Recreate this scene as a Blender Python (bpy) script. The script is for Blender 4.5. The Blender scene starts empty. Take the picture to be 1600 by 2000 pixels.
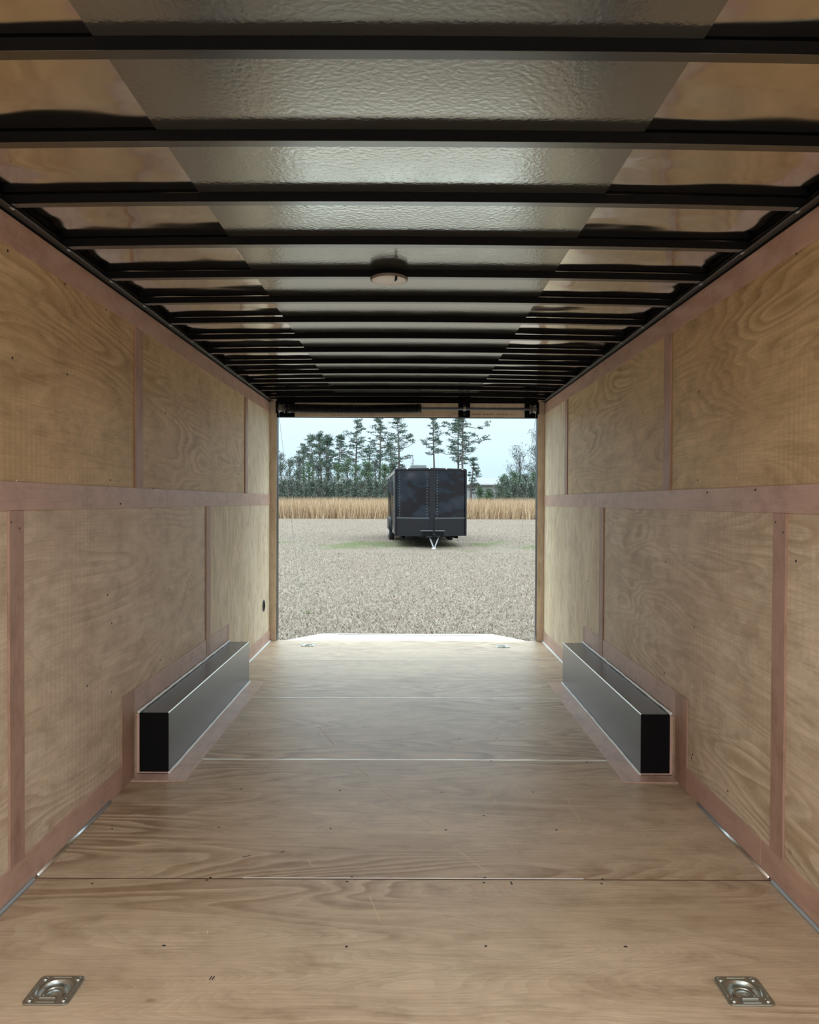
import bpy, math, random
from mathutils import Vector, Matrix, Euler
C = bpy.context.scene.collection
R = math.radians
PI = math.pi

# ------------------------------------------------------------------ camera
HW, WH, DE = 1.268, 2.203, 7.17          # half width, wall height, rear end of the trailer interior
cam_d = bpy.data.cameras.new('camera')
cam = bpy.data.objects.new('camera', cam_d); C.objects.link(cam)
cam_d.sensor_fit = 'VERTICAL'; cam_d.sensor_height = 24.0
cam_d.lens = 24.0 * 1513 / 2000
cam_d.clip_start = 0.05; cam_d.clip_end = 2000
cam.location = (0.0131, 0, 1.2951)
# pitch down .0135, yaw right .0014, picture rolled clockwise .0039
cam.matrix_world = (Matrix.Translation(cam.location) @ Matrix.Rotation(-.0014, 4, 'Z') @
                    Matrix.Rotation(PI / 2 - .0135, 4, 'X') @ Matrix.Rotation(.0039, 4, 'Z'))
bpy.context.scene.camera = cam

vs = bpy.context.scene.view_settings
vs.view_transform = 'Standard'; vs.look = 'None'; vs.gamma = 1; vs.use_curve_mapping = False
vs.exposure = 0.0

# ------------------------------------------------------------------ world: bright overcast sky, paler at the horizon
W = bpy.data.worlds.new('sky'); bpy.context.scene.world = W; W.use_nodes = True
nt = W.node_tree; nt.nodes.clear()
SKY_TOP = 5.0
SKY_HOR = 1.22
def N(t, kind, **kw):
    n = t.nodes.new(kind)
    for k, v in kw.items(): setattr(n, k, v)
    return n
def L(t, a, b): t.links.new(a, b)
tc = N(nt, 'ShaderNodeTexCoord'); sx = N(nt, 'ShaderNodeSeparateXYZ'); L(nt, tc.outputs['Generated'], sx.inputs[0])
rc = N(nt, 'ShaderNodeValToRGB'); L(nt, sx.outputs[2], rc.inputs[0])
e = rc.color_ramp.elements
e[0].position = 0.0; e[0].color = (.53, .74, .86, 1)
e[1].position = .16; e[1].color = (.80, .95, 1.0, 1)
st = N(nt, 'ShaderNodeMapRange'); st.interpolation_type = 'SMOOTHSTEP'
L(nt, sx.outputs[2], st.inputs[0]); st.inputs[1].default_value = .14; st.inputs[2].default_value = .75
st.inputs[3].default_value = SKY_HOR; st.inputs[4].default_value = SKY_TOP
no = N(nt, 'ShaderNodeTexNoise'); mp = N(nt, 'ShaderNodeMapping'); mp.inputs['Scale'].default_value = (1, 1, 7)
L(nt, tc.outputs['Generated'], mp.inputs[0]); L(nt, mp.outputs[0], no.inputs['Vector']); no.inputs['Scale'].default_value = 3
mr = N(nt, 'ShaderNodeMapRange'); L(nt, no.outputs[0], mr.inputs[0]); mr.inputs[3].default_value = .9; mr.inputs[4].default_value = 1.08
mu = N(nt, 'ShaderNodeMath', operation='MULTIPLY'); L(nt, st.outputs[0], mu.inputs[0]); L(nt, mr.outputs[0], mu.inputs[1])
bg = N(nt, 'ShaderNodeBackground'); L(nt, rc.outputs[0], bg.inputs[0]); L(nt, mu.outputs[0], bg.inputs[1])
wo = N(nt, 'ShaderNodeOutputWorld'); L(nt, bg.outputs[0], wo.inputs[0])

# fill light added behind the camera, set in the opening of the front wall
ad = bpy.data.lights.new('front_fill_light', 'AREA'); ad.shape = 'RECTANGLE'; ad.size = 1.9; ad.size_y = 1.85
ad.energy = 11; ad.color = (.97, .97, 1)
ao = bpy.data.objects.new('front_fill_light', ad); C.objects.link(ao)
ao.location = (0, -1.03, 1.05); ao.rotation_euler = (R(90), 0, 0)
# fill light added overhead behind the camera, under an added dome lamp copy
ld = bpy.data.lights.new('overhead_fill_light', 'AREA'); ld.shape = 'DISK'; ld.size = .15; ld.energy = 37; ld.color = (1, .98, .95)
lo_ = bpy.data.objects.new('overhead_fill_light', ld); C.objects.link(lo_); lo_.location = (-.06, .419, 2.195)

# ------------------------------------------------------------------ mesh helpers
class MB:
    def __init__(s): s.v = []; s.f = []; s.sm = []
    def add(s, vs_, fs, smooth=False):
        o = len(s.v); s.v += [tuple(p) for p in vs_]
        for f in fs: s.f.append(tuple(i + o for i in f)); s.sm.append(smooth)
        return s
    def box(s, x0, x1, y0, y1, z0, z1, M=None):
        p = [(x, y, z) for x in (x0, x1) for y in (y0, y1) for z in (z0, z1)]
        if M: p = [M @ Vector(q) for q in p]
        return s.add(p, [(0, 1, 3, 2), (4, 6, 7, 5), (0, 4, 5, 1), (2, 3, 7, 6), (0, 2, 6, 4), (1, 5, 7, 3)])
    def prism(s, pts, a0, a1, axis='y', smooth=False):
        # closed outline pts (p,q) extruded along an axis
        n = len(pts)
        def mk(p, q, a):
            return {'y': (p, a, q), 'x': (a, p, q), 'z': (p, q, a)}[axis]
        v = [mk(p, q, a0) for p, q in pts] + [mk(p, q, a1) for p, q in pts]
        f = [(i, (i + 1) % n, n + (i + 1) % n, n + i) for i in range(n)] + [tuple(range(n))[::-1], tuple(range(n, 2 * n))]
        return s.add(v, f, smooth)
    def tube(s, pts, r, n=8, cap=True, smooth=True):
        pts = [Vector(p) for p in pts]; rr = r if isinstance(r, (list, tuple)) else [r] * len(pts)
        V = []; F = []
        for i, p in enumerate(pts):
            d = (pts[min(i + 1, len(pts) - 1)] - pts[max(i - 1, 0)])
            if d.length < 1e-9: d = Vector((0, 0, 1))
            d.normalize()
            a = d.cross(Vector((0, 0, 1)) if abs(d.z) < .9 else Vector((1, 0, 0))).normalized(); b = d.cross(a)
            for k in range(n):
                t = 2 * PI * k / n; V.append(p + (a * math.cos(t) + b * math.sin(t)) * rr[i])
        for i in range(len(pts) - 1):
            for k in range(n):
                F.append((i * n + k, i * n + (k + 1) % n, (i + 1) * n + (k + 1) % n, (i + 1) * n + k))
        s.add(V, F, smooth)
        if cap:
            m = len(pts) - 1
            s.add(V[:n], [tuple(range(n))[::-1]]); s.add(V[m * n:], [tuple(range(n))])
        return s
    def lathe(s, prof, c=(0, 0, 0), axis='z', n=24, smooth=True):
        V = []; F = []
        for r_, h in prof:
            for k in range(n):
                t = 2 * PI * k / n; a, b = r_ * math.cos(t), r_ * math.sin(t)
                q = {'z': (a, b, h), 'x': (h, a, b), 'y': (a, h, b)}[axis]
                V.append((c[0] + q[0], c[1] + q[1], c[2] + q[2]))
        for i in range(len(prof) - 1):
            for k in range(n):
                F.append((i * n + k, i * n + (k + 1) % n, (i + 1) * n + (k + 1) % n, (i + 1) * n + k))
        return s.add(V, F, smooth)
    def build(s, name, mat, parent=None, bevel=0, seg=2):
        off = Vector((0, 0, 0)); q = parent
        while q is not None: off += q.location; q = q.parent
        me = bpy.data.meshes.new(name)
        me.from_pydata([(p[0] - off.x, p[1] - off.y, p[2] - off.z) for p in s.v], [], s.f)
        me.polygons.foreach_set('use_smooth', s.sm)
        me.validate(); me.update()
        if mat: me.materials.append(mat)
        o = bpy.data.objects.new(name, me); C.objects.link(o)
        if parent: o.parent = parent
        if bevel:
            m = o.modifiers.new('bevel', 'BEVEL'); m.width = bevel; m.segments = seg; m.limit_method = 'ANGLE'
        return o
def tag(o, label=None, cat=None, group=None, kind=None):
    if label: o['label'] = label
    if cat: o['category'] = cat
    if group: o['group'] = group
    if kind: o['kind'] = kind
    return o
def thing(name, loc, label, cat, group=None, rz=0):
    o = bpy.data.objects.new(name, None); C.objects.link(o); o.location = loc; o.rotation_euler = (0, 0, rz)
    o.empty_display_size = .1
    return tag(o, label, cat, group)
def copy_tree(o, parent=None):
    c = o.copy(); C.objects.link(c)
    if parent: c.parent = parent
    for ch in list(o.children): copy_tree(ch, c)
    return c

# ------------------------------------------------------------------ materials
def mat(name, col=(.5, .5, .5), rough=.5, metal=0., spec=.5, coat=0.):
    m = bpy.data.materials.new(name); m.use_nodes = True
    b = m.node_tree.nodes['Principled BSDF']
    b.inputs['Base Color'].default_value = (*col, 1); b.inputs['Roughness'].default_value = rough
    b.inputs['Metallic'].default_value = metal; b.inputs['Specular IOR Level'].default_value = spec
    b.inputs['Coat Weight'].default_value = coat
    return m
def bsdf(m): return m.node_tree.nodes['Principled BSDF']
def noise(t, vec, scale, detail=3, rough=.5, dist=0.):
    n = N(t, 'ShaderNodeTexNoise'); L(t, vec, n.inputs['Vector']); n.inputs['Scale'].default_value = scale
    n.inputs['Detail'].default_value = detail; n.inputs['Roughness'].default_value = rough; n.inputs['Distortion'].default_value = dist
    return n.outputs[0]
def mapping(t, vec, scale=(1, 1, 1), loc=(0, 0, 0), rot=(0, 0, 0)):
    m = N(t, 'ShaderNodeMapping'); L(t, vec, m.inputs[0]); m.inputs['Scale'].default_value = scale
    m.inputs['Location'].default_value = loc; m.inputs['Rotation'].default_value = rot
    return m.outputs[0]
def ramp(t, fac, stops):
    r = N(t, 'ShaderNodeValToRGB'); L(t, fac, r.inputs[0]); e = r.color_ramp.elements
    while len(e) < len(stops): e.new(.5)
    for i, (p, c) in enumerate(stops):
        e[i].position = p; e[i].color = (*c, 1) if len(c) == 3 else c
    return r.outputs[0]
def math_(t, op, a, b=None, c=None):
    n = N(t, 'ShaderNodeMath', operation=op)
    for i, q in enumerate((a, b, c)):
        if q is None: continue
        if isinstance(q, (int, float)): n.inputs[i].default_value = q
        else: L(t, q, n.inputs[i])
    return n.outputs[0]
def mix(t, fac, a, b, mode='MIX'):
    n = N(t, 'ShaderNodeMix', data_type='RGBA', blend_type=mode)
    if isinstance(fac, (int, float)): n.inputs[0].default_value = fac
    else: L(t, fac, n.inputs[0])
    for i, q in ((6, a), (7, b)):
        if isinstance(q, tuple): n.inputs[i].default_value = (*q, 1)
        else: L(t, q, n.inputs[i])
    return n.outputs[2]
def bump(t, h, strength, dist, b):
    n = N(t, 'ShaderNodeBump'); L(t, h, n.inputs['Height']); n.inputs['Strength'].default_value = strength
    n.inputs['Distance'].default_value = dist; L(t, n.outputs[0], b.inputs['Normal'])
    return n

def plywood(name, light, mid, dark, grain, cross, normal, seed=0., chatter=None, rough=.55, K=26., stain=(.3, .2, .12), contrast=1.):
    """rotary cut softwood: contour lines of a stretched noise, fine fibres, knife chatter, blotches.
       grain / cross / normal: indices of the axis along the grain, across it, out of the board"""
    m = mat(name, light, rough); t = m.node_tree; b = bsdf(m)
    tc = N(t, 'ShaderNodeTexCoord').outputs['Object']
    def sc(g, c, n=1.):
        v = [0, 0, 0]; v[grain] = g; v[cross] = c; v[normal] = n; return tuple(v)
    base = mapping(t, tc, sc(.42, 2.3), (seed * 3.1, seed * 5.7, seed * 1.3))
    n1 = noise(t, base, 1.15, 2.2, .45, .35)
    wig = noise(t, mapping(t, tc, sc(5, 16), (seed, 1, 2)), 1., 3, .6)
    saw = math_(t, 'FRACT', math_(t, 'ADD', math_(t, 'MULTIPLY', n1, K), math_(t, 'MULTIPLY', wig, .55)))
    saw2 = math_(t, 'FRACT', math_(t, 'MULTIPLY', n1, K * 3.3))
    mott = noise(t, mapping(t, tc, sc(6, 11), (seed, 5, 2)), 1., 6, .68)
    where = ramp(t, noise(t, mapping(t, tc, sc(.9, 1.6), (seed, 7 + seed, 3)), 1.1, 2), [(.38, (0, 0, 0)), (.66, (1, 1, 1))])
    fib = noise(t, mapping(t, tc, sc(3, 150), (seed, 0, 0)), 1., 4, .6)
    fib2 = noise(t, mapping(t, tc, sc(14, 420), (0, seed, 0)), 1., 2, .6)
    blot = noise(t, mapping(t, tc, sc(.8, 2.6), (9 + seed, 2, seed)), 1.6, 5, .62)
    c = mix(t, ramp(t, blot, [(.36, (0, 0, 0)), (.64, (1, 1, 1))]), mid, light)
    rr = math_(t, 'MULTIPLY', ramp(t, saw, [(.15, (0, 0, 0)), (.78, (1, 1, 1)), (.9, (.8, .8, .8)), (1, (0, 0, 0))]), math_(t, 'MULTIPLY', where, .95 * contrast))
    c = mix(t, rr, c, dark)
    c = mix(t, math_(t, 'MULTIPLY', saw2, .22 * contrast), c, dark)
    fb = ramp(t, fib, [(.3, (.82, .79, .75)), (.52, (1, 1, 1)), (.75, (1.06, 1.06, 1.06))])
    c = mix(t, .8, c, ramp(t, mott, [(.32, (.74, .70, .65)), (.5, (1, 1, 1)), (.68, (1.14, 1.13, 1.12))]), 'MULTIPLY')
    c = mix(t, .85 * min(contrast, 1), c, fb, 'MULTIPLY')
    fb2 = ramp(t, fib2, [(.28, (.86, .84, .82)), (.5, (1, 1, 1))])
    c = mix(t, .6, c, fb2, 'MULTIPLY')
    if chatter:      # knife chatter: faint ripples across the grain, only in patches
        w = N(t, 'ShaderNodeTexWave'); w.bands_direction = 'XYZ'[grain]; w.inputs['Scale'].default_value = chatter
        w.inputs['Distortion'].default_value = 2.5; w.inputs['Detail'].default_value = 2; w.inputs['Detail Scale'].default_value = .7
        L(t, mapping(t, tc, sc(1, .25)), w.inputs[0])
        pm = ramp(t, noise(t, mapping(t, tc, sc(1.2, .9), (3, 3 + seed, 9)), 1.8, 3), [(.42, (0, 0, 0)), (.62, (1, 1, 1))])
        c = mix(t, math_(t, 'MULTIPLY', math_(t, 'MULTIPLY', w.outputs[1], pm), .34), c, dark)
    # knots and small brown marks
    vo = N(t, 'ShaderNodeTexVoronoi'); vo.inputs['Scale'].default_value = 1.6
    L(t, mapping(t, tc, sc(1, 1.7), (seed, seed * 2, .5)), vo.inputs['Vector'])
    kn = ramp(t, vo.outputs['Distance'], [(.012, (1, 1, 1)), (.035, (0, 0, 0))])
    c = mix(t, math_(t, 'MULTIPLY', kn, .75), c, stain)
    L(t, c, b.inputs['Base Color'])
    bump(t, fib, .12, .002, b)
    return m

WOOD_L, WOOD_M, WOOD_D = (.66, .535, .365), (.56, .42, .265), (.40, .265, .135)
M = {}
M['wall_l_up'] = plywood('plywood_wall_left_upper', (0.748, 0.558, 0.328), (0.640, 0.456, 0.254), (0.459, 0.296, 0.148), 1, 2, 0, 1.7, 9)
M['wall_l_lo'] = plywood('plywood_wall_left_lower', (0.799, 0.676, 0.542), (0.699, 0.568, 0.451), (0.524, 0.383, 0.264), 1, 2, 0, 4.2, 9, K=20, contrast=.8)
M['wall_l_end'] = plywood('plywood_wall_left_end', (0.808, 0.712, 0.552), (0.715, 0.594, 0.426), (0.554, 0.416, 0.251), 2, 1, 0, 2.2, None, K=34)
M['wall_r_up'] = plywood('plywood_wall_right_upper', (0.748, 0.569, 0.328), (0.628, 0.456, 0.248), (0.446, 0.296, 0.141), 1, 2, 0, 8.3, 10)
M['wall_r_lo'] = plywood('plywood_wall_right_lower', (0.811, 0.701, 0.563), (0.686, 0.561, 0.430), (0.512, 0.383, 0.250), 1, 2, 0, 6.1, 8, K=30)
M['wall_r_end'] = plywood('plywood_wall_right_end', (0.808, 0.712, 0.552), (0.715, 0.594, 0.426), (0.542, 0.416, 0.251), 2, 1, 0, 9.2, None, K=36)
FL = []
for k in range(6):
    FL.append(plywood('plywood_floor_%d' % k, (0.665, 0.533, 0.392), (0.554, 0.432, 0.306), (0.377, 0.253, 0.161), 0, 1, 2, 2.3 * k + .7, None, rough=.44,
                      K=22 if k != 1 else 17, contrast=1.3))
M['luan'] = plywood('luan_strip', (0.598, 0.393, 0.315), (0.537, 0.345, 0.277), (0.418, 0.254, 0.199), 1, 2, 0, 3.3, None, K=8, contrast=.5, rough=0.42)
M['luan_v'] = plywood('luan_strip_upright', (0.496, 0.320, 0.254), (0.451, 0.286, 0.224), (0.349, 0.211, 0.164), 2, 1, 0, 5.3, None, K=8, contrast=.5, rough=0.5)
M['luan_flat'] = plywood('luan_strip_skylit', (0.705, 0.493, 0.423), (0.647, 0.443, 0.377), (0.508, 0.329, 0.269), 1, 0, 2, 5.3, None, K=8, contrast=.5, rough=0.36)  # paler than the other luan: skylight on the flat strips put into the colour
M['jamb'] = plywood('jamb_board', (.80, .67, .53), (.76, .62, .48), (.64, .50, .37), 2, 0, 1, 1.1, None, K=8, contrast=.5)
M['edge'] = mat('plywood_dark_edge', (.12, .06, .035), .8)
M['black'] = mat('black_painted_steel', (.004, .004, .005), .3, spec=.3)
M['matblack'] = mat('matt_black_paint', (.006, .006, .007), .8, spec=.15)
M['under'] = mat('subfloor_dark', (.05, .04, .03), .9)
M['bead'] = mat('aluminium_bead', (.75, .76, .77), .28, 1.)
M['sealant'] = mat('white_sealant', (.82, .84, .84), .4)
M['ring'] = mat('zinc_plated_steel', (.46, .47, .44), .33, 1.)
M['screw'] = mat('dark_screw_head', (.03, .022, .018), .5)
M['scratch'] = mat('pale_scratched_wood', (.80, .68, .52), .7)
M['lens'] = mat('frosted_lens', (.85, .84, .82), .35)
M['lamp_rim'] = mat('grey_lamp_rim', (.20, .17, .15), .4)

def metal_sheet(name, col, rough, wave, wscale, fine=0, fscale=100, metal=1., stretch=(1, 1, 1)):
    m = mat(name, col, rough, metal); t = m.node_tree; b = bsdf(m)
    tc = N(t, 'ShaderNodeTexCoord').outputs['Object']
    h = noise(t, mapping(t, tc, stretch), wscale, 2, .4)
    n = bump(t, h, 1., wave, b)
    if fine:
        n2 = N(t, 'ShaderNodeBump'); L(t, noise(t, tc, fscale, 2), n2.inputs['Height']); n2.inputs['Strength'].default_value = 1.
        n2.inputs['Distance'].default_value = fine; L(t, n.outputs[0], n2.inputs['Normal']); L(t, n2.outputs[0], b.inputs['Normal'])
    if wave < .002: return m
    sm = ramp(t, noise(t, tc, 5, 4), [(.35, (rough * .85,) * 3), (.7, (rough * 1.2,) * 3)])
    L(t, sm, b.inputs['Roughness'])
    return m
M['roof_side'] = metal_sheet('bare_aluminium_roof', (.86, .83, .79), .10, .035, 1.8, stretch=(.8, 1.5, 1))
M['roof_mid'] = metal_sheet('grey_textured_roof_panel', (.40, .405, .38), .15, .004, 1.2, .0006, 75, metal=.9)
M['box_steel'] = metal_sheet('brushed_wheel_box_metal', (.165, .165, .16), .27, .001, 2., .00002, 160, metal=.95, stretch=(1, .6, 1))

# ------------------------------------------------------------------ trailer interior: the setting
Y0 = -1.0                              # front wall behind the camera
seams = [2.639 + 1.22 * k for k in range(-3, 4)]
fm = MB().box(-HW - .03, HW + .03, Y0 - .04, DE + .03, -.10, -.034)
floor = tag(fm.build('floor', M['under']), 'plywood floor of the trailer in wide sheets', None, None, 'structure')
ys = [Y0] + seams[0:] + [DE + .035]
ys = sorted(y for y in ys if y >= Y0)
sheets = []
for i in range(len(ys) - 1):
    ga = .0045 if abs(ys[i] - 2.639) < .01 else .0022
    a, b_ = ys[i] + (ga if i else 0), ys[i + 1] - .0022
    o = MB().box(-HW + .004, HW - .004, a, b_, -.034, 0).build('plywood_sheet', FL[i % 6], floor, bevel=.0016, seg=2)
    sheets.append((a, b_, o))
M['seam_glint'] = mat('painted_seam_glint', (.9, .89, .85), .22)  # white colour stands in for light caught on the lifted seam edges
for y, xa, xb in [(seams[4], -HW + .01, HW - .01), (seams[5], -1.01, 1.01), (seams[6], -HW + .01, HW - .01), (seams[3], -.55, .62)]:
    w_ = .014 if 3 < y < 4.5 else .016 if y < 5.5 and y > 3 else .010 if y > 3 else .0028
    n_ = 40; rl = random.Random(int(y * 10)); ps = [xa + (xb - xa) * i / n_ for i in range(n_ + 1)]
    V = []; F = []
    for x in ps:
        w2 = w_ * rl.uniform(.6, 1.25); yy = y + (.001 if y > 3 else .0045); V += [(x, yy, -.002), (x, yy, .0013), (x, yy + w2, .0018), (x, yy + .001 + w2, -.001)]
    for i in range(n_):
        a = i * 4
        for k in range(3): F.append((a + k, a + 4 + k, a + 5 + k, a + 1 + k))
    MB().add(V, F).build('seam_glint_strip', M['seam_glint'], [o for a, b_, o in sheets if a <= y + .01 <= b_][0])
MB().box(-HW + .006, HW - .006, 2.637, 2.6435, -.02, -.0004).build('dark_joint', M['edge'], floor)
def sheet_at(y):
    for a, b_, o in sheets:
        if a <= y <= b_: return o
    return sheets[-1][2]
# unproject a photo pixel onto a plane: used only to measure where marks sit
CAMC = Vector((0.0131, 0, 1.2951))
def ray(px, py):
    d = Vector(((px - 800) / 1513, -(py - 1000) / 1513, -1))
    return (cam.matrix_world.to_3x3() @ d)
def onz(px, py, z=0.):
    r = ray(px, py); t = (z - CAMC.z) / r.z; return CAMC + r * t
def onx(px, py, x):
    r = ray(px, py); t = (x - CAMC.x) / r.x; return CAMC + r * t
def ony(px, py, y):
    r = ray(px, py); t = (y - CAMC.y) / r.y; return CAMC + r * t

# walls: plywood skins over a core, with an opening added on the right, out of view, to let skylight in
def wall(side, name, lab, mu_, ml_, me_):
    s = -1 if side == 'l' else 1
    core = MB()
    xa, xb = sorted((s * (HW + .006), s * (HW + .04)))
    segs = [(Y0 - .04, DE + .03, -.1, 2.30)] if side == 'l' else [(Y0 - .04, .15, -.1, 2.30), (1.05, DE + .03, -.1, 2.30), (.15, 1.05, 1.95, 2.30), (.15, 1.05, -.1, 0)]
    for y0, y1, z0, z1 in segs: core.box(xa, xb, y0, y1, z0, z1)
    w = tag(core.build(name, M['under']), lab, None, None, 'structure')
    xa, xb = sorted((s * HW, s * (HW + .006)))
    up = {'l': [(Y0, 1.2), (1.2, 3.67), (3.67, 6.10), (6.10, DE)], 'r': [(Y0, .15), (1.05, 3.75), (3.75, 6.15), (6.15, DE)]}[side]
    lo = {'l': [(Y0, 2.52), (2.52, 4.937), (4.937, DE)], 'r': [(Y0, .15), (1.05, 2.60), (2.60, 5.008), (5.008, DE)]}[side]
    for y0, y1 in up: MB().box(xa, xb, y0 + .001, y1 - .001, 1.309, WH).build('plywood_panel', me_ if y0 > 6 else mu_, w)
    for y0, y1 in lo: MB().box(xa, xb, y0 + .001, y1 - .001, 0, 1.307).build('plywood_panel', me_ if y0 > 4.5 else ml_, w)
    return w
wl = wall('l', 'wall_left', 'left trailer wall of tan plywood panels', M['wall_l_up'], M['wall_l_lo'], M['wall_l_end'])
wr = wall('r', 'wall_right', 'right trailer wall of tan plywood panels', M['wall_r_up'], M['wall_r_lo'], M['wall_r_end'])
tag(MB().box(-HW - .04, -.96, Y0 - .04, Y0, -.1, 2.3).box(.96, HW + .04, Y0 - .04, Y0, -.1, 2.3).box(-.96, .96, Y0 - .04, Y0, 2.0, 2.3).build('wall_front', M['wall_l_up']), 'front plywood wall', None, None, 'structure')  # wide opening in this wall is added for the fill light

# thin reddish strips covering the joints
TR = [0]
def strip(s, y0, y1, z0, z1, lab, up=False, th=.0055, name=None, m=None):
    TR[0] += 1
    xa, xb = sorted((s * HW, s * (HW - th)))
    o = MB().box(xa, xb, y0, y1, z0, z1).build(name or 'trim_%d' % TR[0], m or M['luan_v' if up else 'luan'], None, bevel=.0012)
    o.location = (0, 0, 0)
    return tag(o, lab, None, None, 'structure')
def rail(s, cuts, z0, z1, what, name=None):
    sd = 'left' if s < 0 else 'right'
    for i in range(len(cuts) - 1):
        strip(s, cuts[i] + .0012, cuts[i + 1] - .0012, z0, z1, '%s on the %s wall, %s length from the rear door' % (what, sd, ['first', 'second', 'third', 'fourth'][len(cuts) - 2 - i]), name=(name + ('' if i == 0 else '.%03d' % i)) if name else None)
rail(-1, [Y0, 2.539, 4.93, DE], 2.105, WH, 'top wooden rail'); rail(1, [1.05, 2.612, 4.99, DE], 2.105, WH, 'top wooden rail')
rail(-1, [Y0, 1.7, 4.102, 6.62, DE], 1.261, 1.3545, 'middle wooden rail'); rail(1, [1.05, 2.648, 5.06, DE], 1.261, 1.3545, 'middle wooden rail')
rail(-1, [Y0, 3.45], 0, .108, 'reddish baseboard in front of the wheel box', 'baseboard_left')
strip(-1, 5.52, DE, 0, .108, 'reddish baseboard behind the left wheel box', name='baseboard_left')
rail(1, [1.05, 2.72, 3.45], 0, .108, 'reddish baseboard in front of the wheel box', 'baseboard_right')
strip(1, 5.52, DE, 0, .108, 'reddish baseboard behind the right wheel box', name='baseboard_right')
for s, y0, y1, z0, z1, lab in [
    (-1, 2.472, 2.567, .108, 1.261, 'nearest lower upright strip on the left wall'), (-1, 4.887, 4.987, .108, 1.261, 'lower upright strip above the left wheel box'),
    (1, 2.557, 2.648, .108, 1.261, 'nearest lower upright strip on the right wall'), (1, 4.955, 5.055, .108, 1.261, 'lower upright strip above the right wheel box'),
    (-1, 3.622, 3.719, 1.3545, 2.105, 'nearer upper upright strip on the left wall'), (-1, 6.05, 6.145, 1.3545, 2.105, 'far upper upright strip on the left wall'),
    (1, 3.70, 3.795, 1.3545, 2.105, 'nearer upper upright strip on the right wall'), (1, 6.105, 6.20, 1.3545, 2.105, 'far upper upright strip on the right wall')]:
    strip(s, y0, y1, z0, z1, lab, up=True, th=.008)
# strips round the wheel boxes
for s in (-1, 1):
    sd = 'left' if s < 0 else 'right'
    strip(s, 3.451, 3.60, 0, .415, 'short upright strip on the %s wall in front of the wheel box' % sd, up=True)
    strip(s, 3.602, 5.44, .305, .415, 'long strip on the %s wall above the wheel box' % sd)
    strip(s, 5.442, 5.519, 0, .415, 'short upright strip on the %s wall behind the wheel box' % sd, up=True)
    for (a, b_, y0, y1, lab) in [(1.012, 1.118, 3.645, 5.52, 'long flat strip on the floor beside the %s wheel box'), (1.012, HW, 3.552, 3.643, 'short flat strip on the floor in front of the %s wheel box')]:
        TR[0] += 1
        x0, x1 = sorted((s * a, s * b_))
        tag(MB().box(x0, x1, y0, y1, 0, .005).build('trim_%d' % TR[0], M['luan_flat'], bevel=.001), lab % sd, None, None, 'structure')

# aluminium beads at the foot of the walls
for s in (-1, 1):
    sd = 'left' if s < 0 else 'right'
    for y0, y1, mm in [(0, 2.62, 'bead'), (2.645, 3.30, 'bead'), (5.53, DE - .02, 'sealant')]:
        TR[0] += 1
        x = s * (HW - .006)
        arc = [(x, .001)] + [(x - s * .011 * math.cos(t), .001 + .011 * math.sin(t)) for t in [i * PI / 12 for i in range(7)]]
        if s < 0: arc = arc[::-1]
        if y0 == 0 and s > 0: y0 = 1.06
        tag(MB().prism(arc, y0, y1, 'y', True).build('trim_%d' % TR[0], M[mm]), 'thin pale bead at the foot of the %s wall' % sd, None, None, 'structure')

# roof: curved sheet, grey textured centre strip
ZR = 2.268
def crown(x): return -.013 * (x / 1.27) ** 2
def roof_strip(x0, x1, y0, y1, z, th, n=10):
    m = MB(); V = []; F = []
    xs = [x0 + (x1 - x0) * i / n for i in range(n + 1)]
    for x in xs:
        for y, zz in ((y0, z), (y1, z), (y1, z + th), (y0, z + th)): V.append((x, y, zz + crown(x)))
    for i in range(n):
        a = i * 4; b_ = a + 4
        for k in range(4): F.append((a + k, a + (k + 1) % 4, b_ + (k + 1) % 4, b_ + k))
    F += [(3, 2, 1, 0), (n * 4, n * 4 + 1, n * 4 + 2, n * 4 + 3)]
    return m.add(V, F)
ceil = tag(roof_strip(-HW - .04, HW + .04, Y0 - .04, DE + .05, ZR, .02, 20).build('ceiling', M['roof_side']), 'bare shiny aluminium roof skin', None, None, 'structure')
roof_strip(-.648, .625, Y0, DE, ZR - .003, .0025, 10).build('centre_panel', M['roof_mid'], ceil)

# roof bows
bow_y = [1.64 + .407 * k for k in range(-6, 14)]
M['flange'] = mat('grey_metallic_flange', (.22, .225, .23), .2, 1.)  # grey metallic underside of the bows, shinier than the matt black web
def bow_mesh(yc, flange=False):
    m = MB(); n = 16; V = []; F = []
    prof = [(-.0135, ZR - .004), (-.0135, ZR - .0318), (.0135, ZR - .0318), (.0135, ZR - .004)]
    if flange: prof = [(-.0130, ZR - .0315), (-.0140, ZR - .0335), (.0185, ZR - .0335), (.0185, ZR - .0315)]
    for i in range(n + 1):
        x = -1.262 + 2.524 * i / n
        for dy, z in prof: V.append((x, dy + yc, z + crown(x)))
    for i in range(n):
        a = i * 4
        for k in range(4): F.append((a + k, a + 4 + k, a + 4 + (k + 1) % 4, a + (k + 1) % 4))
    F += [(0, 1, 2, 3), (n * 4 + 3, n * 4 + 2, n * 4 + 1, n * 4)]
    return m.add(V, F)
ordn = ['first', 'second', 'third', 'fourth', 'fifth', 'sixth', 'seventh', 'eighth', 'ninth', 'tenth', 'eleventh', 'twelfth', 'thirteenth', 'last']
b0 = bow_mesh(0).build('roof_bow', M['matblack'], None, bevel=.001)
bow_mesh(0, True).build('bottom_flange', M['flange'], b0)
vis = 0
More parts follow.
